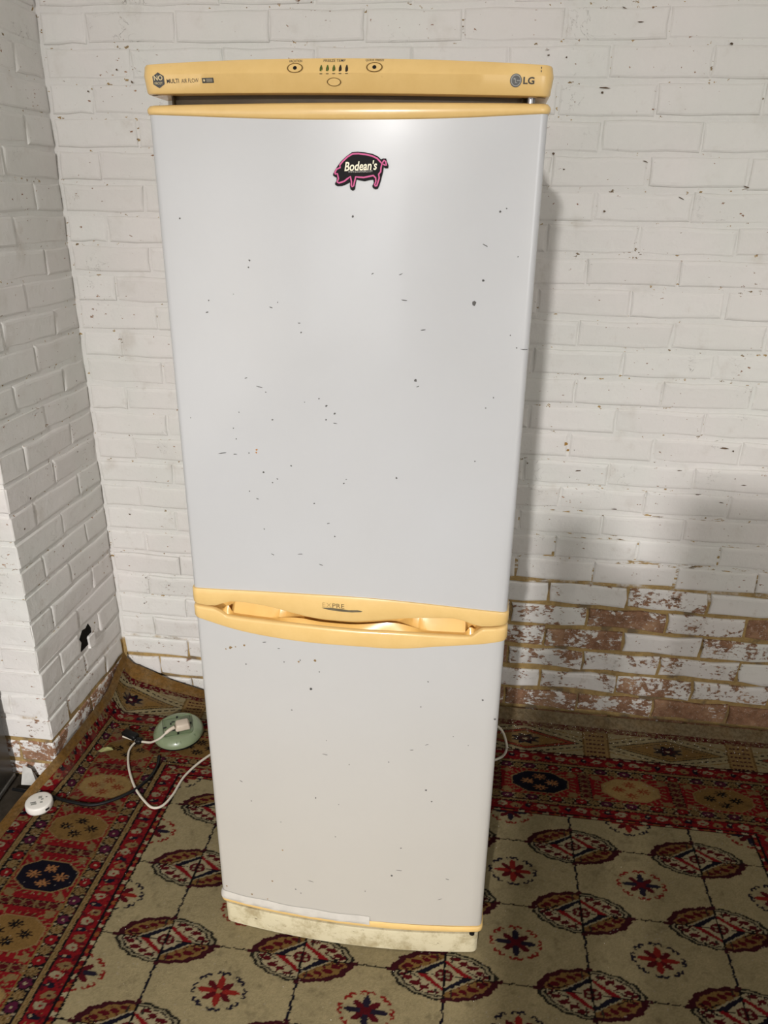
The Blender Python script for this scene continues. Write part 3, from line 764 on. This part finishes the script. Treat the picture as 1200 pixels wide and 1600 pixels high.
# hexagonal badge and lettering on the left
hexa = [(.0112 * .92 * math.sin(math.pi / 3 * k), .0098 * math.cos(math.pi / 3 * k)) for k in range(6)]
INK = plain('badge_ink', (62, 62, 62), .4)
o = decal('badge', hexa, [tuple(range(6))], -.2627, 1.6666, panel_y, INK, panel)
decal('badge_lettering', *text_verts('NO', .0062, .0135, .02), -.2627, 1.6695, panel_y, PRINTL, o, .0008)
decal('badge_lettering', *text_verts('FROST', .0030, .0125), -.2629, 1.6628, panel_y, PRINTL, o, .0008)
decal('lettering', *text_verts('MULTI', .0052, .0190, .008), -.2405, 1.6652, panel_y, PRINT, panel)
decal('lettering', *text_verts('AIR FLOW', .0050, .0270, -.004), -.2135, 1.6648, panel_y, PRINT, panel)
o = decal('badge', [(-.0088, -.0030), (.0088, -.0030), (.0088, .0030), (-.0088, .0030)], [(0, 1, 2, 3)], -.1858, 1.6642, panel_y, INK, panel)
decal('badge_mark', *ring_poly(.0014, .0014), -.1912, 1.6643, panel_y, PRINTL, o, .0008)
decal('badge_mark', [(-.0048, -.0018), (.0048, -.0018), (.0048, .0018), (-.0048, .0018)], [(0, 1, 2, 3)], -.1832, 1.6642, panel_y, plain('badge_grey', (128, 122, 108), .5), o, .0008)
# buttons and indicator slots
for cx, txt, w_ in ((-.0585, 'VACATION', .0185), (.0505, 'QUICK FREEZE', .0250)):
    zz = 1.6768
    b = decal('button', *ring_poly(.0105, .0056), cx, zz, panel_y, YEL, panel, .0010)
    decal('button_ring', *ring_poly(.0112, .0062, inner=.84), cx, zz, panel_y, plain('button_ring', (112, 84, 36), .5), b, .0013)
    decal('button_lamp', *ring_poly(.0027, .0024), cx, zz, panel_y, BLK, b, .0016)
    decal('lettering', *text_verts(txt, .0032, w_, .004), cx, zz + .0088, panel_y, PRINT, panel)
decal('lettering', *text_verts('FREEZE TEMP', .0034, .0300, .004), -.0045, 1.6856, panel_y, PRINT, panel)
b = decal('button', *ring_poly(.0092, .0042), -.0048, 1.6597, panel_y, YEL, panel, .0010)
decal('button_ring', *ring_poly(.0099, .0049, inner=.85), -.0048, 1.6597, panel_y, bpy.data.materials['button_ring'], b, .0013)
LEDG = plain('indicator_green', (86, 110, 40), .3); LEDK = plain('indicator_dark', (44, 34, 22), .3)
for k in range(5):
    cx = -.0222 + .0088 * k
    V = [(-.0019, -.0050), (.0019, -.0050), (.0019, .0022), (.0006, .0062), (-.0006, .0062), (-.0019, .0022)]
    s = decal('indicator', V, [tuple(range(6))], cx, 1.6738, panel_y, LEDK, panel, .0006)
    if k < 3: decal('indicator_lamp', [(-.0008, -.002), (.0009, -.002), (.0008, .005), (-.0006, .005)], [(0, 1, 2, 3)], cx, 1.6742, panel_y, LEDG, s, .0010)
# round emblem and letters on the right
EMB = plain('emblem_grey', (92, 92, 92), .3, .4); EML = plain('emblem_line', (150, 150, 146), .4)
o = decal('emblem', *ring_poly(.0078, .0080), .2397, 1.6622, panel_y, EMB, panel, .0008)
decal('emblem_line', *ring_poly(.0066, .0068, inner=.86), .2397, 1.6622, panel_y, EML, o, .0012)
decal('emblem_line', *text_verts('L', .0052, .0030, .0), .2402, 1.6618, panel_y, EML, o, .0012)
decal('emblem_line', *ring_poly(.0010, .0010), .2375, 1.6640, panel_y, EML, o, .0012)
decal('emblem_line', [(.0012, -.0006), (.0058, -.0006), (.0058, .0004), (.0012, .0004)], [(0, 1, 2, 3)], .2397, 1.6622, panel_y, EML, o, .0012)
decal('lettering', *text_verts('LG', .0086, .0150, .03), .2570, 1.6622, panel_y, PRINT, panel)
for dz in (0, -.004): decal('mark', *ring_poly(.0007, .0014, 8), .2725, 1.6775 + dz, panel_y, PRINT, panel)
# worn print on the handle
def hand_y(x, z): return front_y(x) - .0036
FADE = plain('worn_print', (150, 124, 76), .5); WORN = plain('worn_swoosh', (108, 98, 76), .5, noise=.5)
decal('lettering', *text_verts('EX', .0085, .0160, -.02), -.0300, .8485, hand_y, FADE, bpy.data.objects['door_handle'], .0005, .0)
decal('lettering', *text_verts('PRE', .0085, .0215, .0), -.0095, .8482, hand_y, plain('worn_print_dark', (112, 96, 62), .5), bpy.data.objects['door_handle'], .0005, .0)
sw = [(-.037, .0005), (-.025, -.0025), (-.005, -.0040), (.018, -.0040), (.034, -.0022), (.037, -.0005), (.028, .0012), (.012, .0000), (-.004, .0012), (-.020, .0022)]
decal('swoosh', sw, [tuple(range(len(sw)))], -.0030, .8415, hand_y, WORN, bpy.data.objects['door_handle'], .0005)
# scuffs and chips: tiny irregular flakes on both doors
SCU = [(0.019,1.49,1.3),(-0.25,1.484,1),(0.23,1.499,1.3),(0.239,1.503,.8),(0.212,1.404,1.5),(0.2,1.371,2.2),(0.096,1.374,-2),(-0.212,1.365,1),(-0.216,1.347,-1),(-0.141,1.426,1),(-0.143,1.416,1),(-0.17,1.376,.6),(-0.11,1.358,-1.2),(-0.099,1.366,.7),(-0.066,1.336,-1),(-0.063,1.322,1),(0.126,1.331,-1.4),(0.268,1.306,.8),(0.28,1.304,-2.5),(0.257,1.325,.7),(0.116,1.254,1.8),(0.12,1.244,-1),(-0.135,1.233,-2.4),(-0.125,1.225,1),(-0.158,1.246,-1),(-0.037,1.219,.9),(-0.025,1.208,1.4),(-0.012,1.196,1.3),(-0.026,1.185,1),(-0.012,1.18,-1.4),(-0.061,1.212,.7),(-0.173,1.189,.7),(-0.185,1.161,.9),(-0.181,1.143,.8),(-0.116,1.18,1.1),(-0.208,1.116,-3),(-0.185,1.116,-1.6),(-0.16,1.12,1),(-0.087,1.103,1.1),(-0.136,1.088,1.2),(-0.121,1.071,1),(-0.112,1.078,1),(-0.149,1.039,-1.5),(-0.049,1.039,1),(0.006,1.085,.8),(0.002,1.078,1),(0.089,1.092,1.2),(-0.026,1.004,-1.2),(-0.015,0.981,1),(-0.077,0.942,-2),(-0.127,0.937,-1.4),(-0.14,0.984,.9),(-0.04,0.925,-1.8),(0.238,1.229,.9),(0.227,1.212,.8),(0.215,1.124,.8),(0.26,1.438,.7),(0.09,1.411,-1.2),(0.048,1.411,-.8),(0.212,1.453,-1.6),(-0.163,1.052,.8),(-0.261,1.173,.7)]
SCL = [(-0.151,.755,-1.6),(-0.124,.745,-1.2),(-0.084,.725,1),(-0.065,.664,2.2),(-0.048,.704,1),(-0.191,.701,1),(-0.115,.717,1.1),(-0.104,.611,1.2),(-0.037,.549,.8),(-0.04,.515,-2.2),(0.007,.497,.9),(-0.062,.404,1.2),(-0.015,.394,.9),(-0.219,.416,-1.4),(-0.2,.369,1),(-0.138,.327,-1),(-0.023,.309,1),(0.154,.699,1.1),(0.255,.662,1.4),(0.28,.619,1.6),(0.142,.643,.9),(0.158,.448,1.6),(0.17,.42,1.2),(0.156,.557,-1.6),(0.128,.543,-1.5),(0.112,.295,1.2),(0.094,.218,1.8),(0.109,.234,-3),(0.209,.216,-2),(0.196,.159,-2),(-0.078,.176,-3),(-0.112,.146,1.2),(-0.101,.137,1),(0.039,.168,.9),(0.084,.511,1),(0.205,.578,.8),(0.234,.558,.8)]
RUST = [(-0.192,.742,1.6),(-0.22,.733,2.6),(-0.087,.721,1.6),(-0.055,.728,2),(-0.137,.251,1.2),(-0.164,.157,1.6),(-0.214,.105,1.6),(-0.178,.101,1.2),(-0.273,.111,1.8)]
def flakes(name, lst, mat, parent):
    V = []; Fc = []; rn = random.Random(len(lst))
    for x, z, s in lst:
        ln = s < 0; s = abs(s); n = 7; a0 = rn.uniform(0, 3.14); ca, sa = math.cos(a0 * .35 - .5), math.sin(a0 * .35 - .5)
        b = len(V)
        for k in range(n):
            a = 2 * math.pi * k / n; r = rn.uniform(.55, 1.15) * .0016 * (s if not ln else 1)
            px, pz = r * math.cos(a), r * math.sin(a)
            if ln: px *= 1.9 * s; pz *= .55
            X = x + px * ca - pz * sa; Z = z + px * sa + pz * ca
            V.append((X, front_y(X) - .0003, Z))
        Fc.append(tuple(range(b, b + n)))
    o = mesh(name, V, Fc, mat, parent); o['kind'] = 'stuff'; return o
CHIP = plain('chipped_enamel', (92, 90, 88), .7, noise=.5)
flakes('scuff_marks', SCU, CHIP, door_u); flakes('scuff_marks', SCL, CHIP, door_l)
flakes('rust_spots', RUST + [(-0.23, .728, 1.3), (-.21, .736, 1)], plain('rust', (142, 116, 78), .8, noise=.4), door_l)
flakes('rust_spots', [(-0.146, 1.127, 1.3), (-0.147, 1.122, 1.1)], plain('rust_orange', (176, 120, 60), .8), door_u)
for sx in (-1, 1):
    bm = bmesh.new(); bmesh.ops.create_cone(bm, cap_ends=True, segments=14, radius1=.016, radius2=.014, depth=.03)
    for yy in (.08, .55):
        pass
    bm_obj('foot', bm, BLK, fridge, smooth=40, loc=(sx * .24, .10, .0155))
    bm = bmesh.new(); bmesh.ops.create_cone(bm, cap_ends=True, segments=14, radius1=.016, radius2=.014, depth=.03)
    bm_obj('foot', bm, BLK, fridge, smooth=40, loc=(sx * .24, .55, .0105))

# ------------------------------------------------------------------ pig-shaped magnet on the door
PIG_O = [(240,455),(262,415),(300,360),(350,300),(420,240),(500,188),(580,182),(680,190),(780,208),(850,238),(893,275),(915,262),(958,262),(975,310),(990,345),(985,378),(950,380),(925,365),(918,420),(905,470),(890,525),(868,590),(850,630),(818,640),(785,625),(775,600),(795,560),(790,520),(740,525),(670,540),(600,530),(558,520),(545,590),(538,640),(510,660),(478,645),(468,600),(472,555),(420,580),(360,602),(300,606),(268,590),(265,570),(285,540),(290,500),(262,488),(240,475)]
PIG_L = [(265,440),(290,395),(340,375),(335,345),(375,300),(440,245),(510,208),(590,205),(680,215),(770,232),(840,262),(885,305),(900,325),(935,285),(955,300),(965,345),(940,340),(905,325),(892,380),(890,420),(862,455),(870,500),(850,560),(838,595),(815,598),(808,585),(825,545),(822,500),(790,470),(740,480),(660,495),(590,492),(550,488),(535,545),(520,600),(500,610),(490,595),(492,545),(478,485),(440,510),(390,545),(320,565),(295,555),(315,510),(300,450),(270,455)]
def pig_uv(pts):   # magnet-local metres
    return [((x - 610) / 8.571 * (.0787 / 87), -(y - 420) / 8.571 * (.0787 / 87)) for x, y in pts]
mag = empty('fridge_magnet'); tag(mag, 'black pig-shaped magnet outlined in pink with cream lettering on the upper fridge door', 'magnet')
mx, mz = .0300, 1.5495
mag.matrix_world = FM @ Matrix.Translation((mx, front_y(mx), mz))
MBLK = plain('magnet_black', (9, 6, 9), .85); MPINK = plain('magnet_pink', (196, 62, 128), .45); MCRM = plain('magnet_cream', (240, 232, 206), .5)
out = pig_uv(PIG_O); n = len(out)
bm = bmesh.new(); f = bm.faces.new([bm.verts.new((x, 0.0, z)) for x, z in out])
r = bmesh.ops.extrude_face_region(bm, geom=[f]); bmesh.ops.translate(bm, verts=[v for v in r['geom'] if isinstance(v, bmesh.types.BMVert)], vec=(0, -.0022, 0))
bmesh.ops.triangulate(bm, faces=bm.faces)
bm_obj('body', bm, MBLK, mag)
ln = pig_uv(PIG_L); V = []; Fc = []; hw = .00105
for k in range(len(ln)):
    p, q_, r_ = np.array(ln[k - 1]), np.array(ln[k]), np.array(ln[(k + 1) % len(ln)])
    d = r_ - p; d = d / (np.linalg.norm(d) + 1e-9); nrm = np.array((-d[1], d[0]))
    for s in (-1, 1): a = q_ + s * hw * nrm; V.append((a[0], -.0026, a[1]))
for k in range(len(ln)):
    a, b = 2 * k, 2 * ((k + 1) % len(ln)); Fc.append((a, a + 1, b + 1, b))
mesh('outline', V, Fc, MPINK, mag)
mask = lambda x, z: -.0022
def flat_text(txt, h, w, x, z, roll, bold, it, mat, name='lettering'):
    V, Fc = text_verts(txt, h, w, bold, it); c, s = math.cos(roll), math.sin(roll)
    mesh(name, [(x + a * c - b * s, -.0027, z + a * s + b * c) for a, b in V], Fc, mat, mag)
flat_text("Bodean's", .0125, .0470, .0008, .0072, .045, .02, .25, MCRM)
flat_text("WWW.BODEANSBBQ.COM", .0034, .0345, .0002, -.0004, .04, .0, 0, plain('magnet_grey', (176, 172, 164), .5))

# ------------------------------------------------------------------ extension socket on the floor
es = empty('extension_socket', (.268, -.232, RUGZ + .001)); es.rotation_euler = (math.radians(4), 0, math.radians(-14))
tag(es, 'round green plastic extension socket lying on the rug beside the fridge', 'extension socket')
EGR = plain('green_plastic', (128, 140, 110), .28, noise=.08, coat=.3); EGD = plain('green_plate', (108, 122, 92), .35, noise=.08); SLOT = plain('socket_slot', (18, 22, 18), .6)
def lathe(name, prof, mat, parent, seg=40, sx=1.0, sy=1.0, smooth=50, loc=None):
    V = []; Fc = []; n = len(prof)
    for k in range(seg):
        a = 2 * math.pi * k / seg
        for r, z in prof: V.append((r * math.cos(a) * sx, r * math.sin(a) * sy, z))
    for k in range(seg):
        k2 = (k + 1) % seg
        for j in range(n - 1): Fc.append((k * n + j, k2 * n + j, k2 * n + j + 1, k * n + j + 1))
    if prof[-1][0] > 1e-6: Fc.append(tuple(k * n + n - 1 for k in range(seg)))
    if prof[0][0] > 1e-6: Fc.append(tuple(k * n for k in range(seg))[::-1])
    return mesh(name, V, Fc, mat, parent, smooth=smooth, loc=loc)
lathe('base', [(.060, 0), (.068, .003), (.070, .010), (.069, .014)], BLK, es)
lathe('shell', [(.069, .012), (.0735, .015), (.0740, .020), (.071, .028), (.064, .036), (.058, .0395), (.055, .040)], EGR, es)
pl_ = bmesh.new(); box_bm(pl_, -.043, .043, -.043, .043, .034, .0425, bevel=.010, seg=3)
plate = bm_obj('socket_plate', pl_, EGD, es, smooth=40)
plate.rotation_euler = (0, 0, math.radians(38))
for a in range(4):
    th = math.radians(90 * a); c, s = math.cos(th), math.sin(th)
    for (dx, dy, wx, wy) in ((0, .0365, .0028, .0046), (-.0120, .0190, .0046, .0026), (.0120, .0190, .0046, .0026)):
        px, py = dx * c - dy * s, dx * s + dy * c
        bm = bmesh.new(); box_bm(bm, -wx, wx, -wy, wy, .0420, .0432)
        o = bm_obj('slot', bm, SLOT, plate, loc=(px, py, 0)); o.rotation_euler = (0, 0, th)
for k, a in enumerate((-58, -48, -8, 168, 222)):
    th = math.radians(a); box_b = bmesh.new(); box_bm(box_b, -.004, .004, -.0012, .0012, 0, .0006)
    o = bm_obj('seam', box_b, EGD, es, loc=(.0665 * math.cos(th), .0665 * math.sin(th), .0338)); o.rotation_euler = (0, math.radians(40), th)
# fridge power cord: plug in the socket, tied cable looping to the fridge
CORDM = plain('white_cable', (204, 196, 180), .5, noise=.1); PLUGM = plain('plug_plastic', (206, 192, 174), .45, noise=.12)
cord = empty('power_cord', (.285, -.245, .054)); tag(cord, 'cream power cord looping from green extension socket to the fridge', 'power cord')
MPI = Matrix.Translation((-.285, .245, -.054))
def cpart(o): o.parent = cord; o.matrix_parent_inverse = MPI; return o
bm = bmesh.new(); box_bm(bm, -.022, .022, -.019, .019, 0, .021, bevel=.006, seg=3)
for v in bm.verts:
    if v.co.z > .012: v.co.x *= .86; v.co.y *= .86
pg = bm_obj('plug', bm, PLUGM, None, smooth=50); cpart(pg); pg.matrix_parent_inverse = Matrix(); pg.location = (0.003, -.001, .0); pg.rotation_euler = (0, 0, math.radians(28))
cpart(tube('strain_relief', [(.270, -.262, .066), (.258, -.272, .062), (.249, -.280, .056)], .0055, PLUGM))
cpart(tube('cable', [(.252, -.278, .058), (.236, -.292, .046), (.214, -.290, .030), (.196, -.283, .018), (.162, -.279, .014), (.150, -.288, .013), (.150, -.326, .012), (.180, -.390, .012), (.230, -.460, .012), (.280, -.507, .012), (.310, -.524, .012), (.332, -.511, .012), (.343, -.469, .012), (.350, -.393, .013), (.388, -.307, .013), (.47, -.20, .014), (.60, -.13, .02), (.70, -.15, .09), (.72, -.205, .12)], .0034, CORDM))
cpart(tube('cable_end', [(.163, -.275, .014), (.134, -.270, .013), (.103, -.262, .013)], .0034, CORDM))
bm = bmesh.new(); box_bm(bm, .150, .170, -.288, -.268, .0085, .024, bevel=.005); cpart(bm_obj('cable_tie', bm, BLK, None, smooth=50))
bm = bmesh.new(); box_bm(bm, -.027, .027, -.012, .012, 0, .018, bevel=.006)
o = bm_obj('black_connector', bm, BLK, None, smooth=50); cpart(o); o.matrix_parent_inverse = Matrix(); o.location = (.125 - .285, -.258 + .245, .009 - .054); o.rotation_euler = (0, 0, -.35)
tag(tube('loose_cord', [(1.14, -.21, .16), (1.19, -.205, .145), (1.229, -.20, .118), (1.247, -.20, .074), (1.2485, -.20, .042), (1.235, -.20, .018), (1.20, -.21, .012), (1.12, -.20, .012)], .0036, CORDM), 'pale cord hanging in a loop behind the right side of the fridge', 'cord')
tag(tube('black_cable', [(.245, -.330, .013), (.256, -.372, .013), (.252, -.425, .013), (.221, -.485, .013), (.155, -.535, .013), (.081, -.536, .014), (.02, -.524, .014), (-.05, -.517, .014), (-.098, -.512, .012)], .0044, BLK), 'thin black cable running across the rug border to the dark cabinet', 'cable')

# ------------------------------------------------------------------ small round sensor on the rug edge
sn = empty('round_sensor', (.008, -.560, RUGZ + .001)); tag(sn, 'small round white plastic sensor lying on the edge of the rug', 'sensor'); sn.rotation_euler = (0, 0, math.radians(25))
SWH = plain('sensor_white', (226, 222, 214), .4)
lathe('body', [(.030, 0), (.0335, .002), (.0345, .006), (.0345, .017), (.0335, .0205), (.0315, .0220), (.029, .0225)], SWH, sn)
SGR = plain('sensor_print', (150, 150, 142), .5); SDK = plain('sensor_dark', (44, 42, 40), .5)
def plate_(x0, x1, y0, y1, mat, nm='print'): mesh(nm, [(x0, y0, .0228), (x1, y0, .0228), (x1, y1, .0228), (x0, y1, .0228)], [(0, 1, 2, 3)], mat, sn)
plate_(-.020, -.006, -.006, -.003, SDK); plate_(-.018, -.004, -.0145, -.0075, SGR); plate_(-.001, .008, .006, .015, SGR); plate_(.006, .012, -.001, .005, SGR); plate_(.004, .011, -.012, -.006, SGR)
plate_(.017, .021, .006, .009, SDK, 'sensor_hole')
bm = bmesh.new(); box_bm(bm, -.005, .005, -.0016, .0016, -.003, .003); o = bm_obj('port', bm, SDK, sn, loc=(.0215, -.0262, .011)); o.rotation_euler = (0, 0, math.radians(40))

# ------------------------------------------------------------------ dark cabinet at the left edge
dc = empty('dark_appliance', (-.386, -.773, 0)); dc.rotation_euler = (0, 0, math.radians(5))
tag(dc, 'dark grey metal appliance standing at the left edge in front of the brick pier', 'appliance')
DKM = plain('graphite_metal', (66, 64, 58), .38, .3, noise=.2); DKT = plain('graphite_trim', (120, 120, 116), .4, .5)
o = box('cabinet_body', (-.29, .290, -.29, .285, .02, .83), DKM, dc, bevel=.006)
box('cabinet_top', (-.295, .294, -.30, .288, .83, .86), DKM, dc, bevel=.005)
box('base_trim', (-.290, .2925, -.290, .287, .008, .021), DKT, dc, bevel=.002)
for sx in (-1, 1):
    for sy_ in (-1, 1):
        bm = bmesh.new(); bmesh.ops.create_cone(bm, cap_ends=True, segments=12, radius1=.02, radius2=.018, depth=.008)
        bm_obj('foot', bm, BLK, dc, loc=(sx * .25, sy_ * .25, .004))

# ------------------------------------------------------------------ scraps
LEAF = plain('leaf_green', (150, 150, 96), .7, noise=.2)
V = [(-.022, -.006, .002), (-.010, -.011, .004), (.006, -.006, .009), (.020, .004, .004), (.012, .010, .006), (.002, .006, .010), (-.012, .005, .006)]
sc = mesh('torn_scrap', V + [(x, y, z - .0012) for x, y, z in V], [tuple(range(7))] + [tuple(range(13, 6, -1))] + [(k, 7 + k, 7 + (k + 1) % 7, (k + 1) % 7) for k in range(7)], LEAF, None, loc=(.082, -.328, RUGZ + .003))
tag(sc, 'small torn pale green scrap on the dark rug border', 'scrap')
V = [(-.024, -.012, 0), (.022, -.008, 0), (.016, .012, 0), (-.020, .010, 0), (-.016, .000, .058), (.004, .004, .046)]
ps = mesh('plaster_shard', V, [(0, 1, 5, 4), (1, 2, 5), (2, 3, 4, 5), (3, 0, 4), (3, 2, 1, 0)], plain('plaster_white', (198, 196, 190), .85, noise=.2), None, loc=(-.070, -.470, .0005))
tag(ps, 'broken white plaster shard leaning at the foot of the brick pier', 'plaster')
# crumbs of paint and mortar fallen along the wall
rn = random.Random(11); V = []; Fc = []
for k in range(420):
    if k < 300:
        u = rn.uniform(1.2, 2.2); v = -.005 - abs(rn.gauss(0, .06)); 
    else: u = rn.uniform(.0, 2.0); v = rn.uniform(-1.1, -.05)
    x, y, z = [float(a) for a in rug_xyz(np.array(u), np.array(v))]; s = rn.uniform(.0006, .0022) * (1 if k < 300 else .7); b = len(V)
    for a in range(3): th = a * 2.1 + rn.uniform(0, 1); V.append((x + s * math.cos(th), y + s * math.sin(th), z + .0004))
    V.append((x, y, z + s * .9)); Fc += [(b, b + 1, b + 3), (b + 1, b + 2, b + 3), (b + 2, b, b + 3)]
cr_o = mesh('paint_crumbs', V, Fc, plain('crumb_white', (206, 200, 188), .9), None)
tag(cr_o, 'scattered crumbs of flaked paint and mortar lying on the rug', 'debris', kind='stuff')

# ------------------------------------------------------------------ unseen fridge and planks, added in a person's place to shade the wall's right
st = empty('shade_fridge', (1.40, -3.02, 0)); tag(st, 'tall white fridge added behind the camera to shade the wall', 'fridge')
box('cabinet', (-.30, .30, -.24, .30, .03, 1.775), CAB, st, bevel=.03, seg=4)
o = box('upper_door', (-.298, .298, -.30, -.245, .76, 1.77), CAB, st, bevel=.01); box('handle', (.24, .265, -.335, -.30, .80, 1.15), GASK, o, bevel=.005)
o = box('lower_door', (-.298, .298, -.30, -.245, .08, .75), CAB, st, bevel=.01); box('handle', (.24, .265, -.335, -.30, .50, .72), GASK, o, bevel=.005)
for sx in (-1, 1):
    for yy in (-.20, .26): box('foot', (sx * .25 - .02, sx * .25 + .02, yy - .02, yy + .02, 0, .031), BLK, st)
WOOD = plain('plank_wood', (176, 146, 104), .7, noise=.3)
for x0, x1, hh, lb in ((.944, 1.022, 1.722, 'taller upright wooden board added behind the camera to shade the wall'), (1.026, 1.090, 1.652, 'shorter upright wooden board added behind the camera to shade the wall')):
    tag(box('shade_plank', (x0, x1, -2.745, -2.715, 0, hh), WOOD, None, bevel=.012), lb, 'shade_plank', 'boards added behind the camera to shade the wall')

# dusty, matt surfaces throw back little gloss
for nm, v in (('rug_binding', .06), ('floor_concrete', .08), ('painted_brick', .28), ('painted_mortar', .12), ('painted_hole_shade', .05), ('black_plastic', .25), ('graphite_metal', .25)):
    bpy.data.materials[nm].node_tree.nodes['Principled BSDF'].inputs['Specular IOR Level'].default_value = v
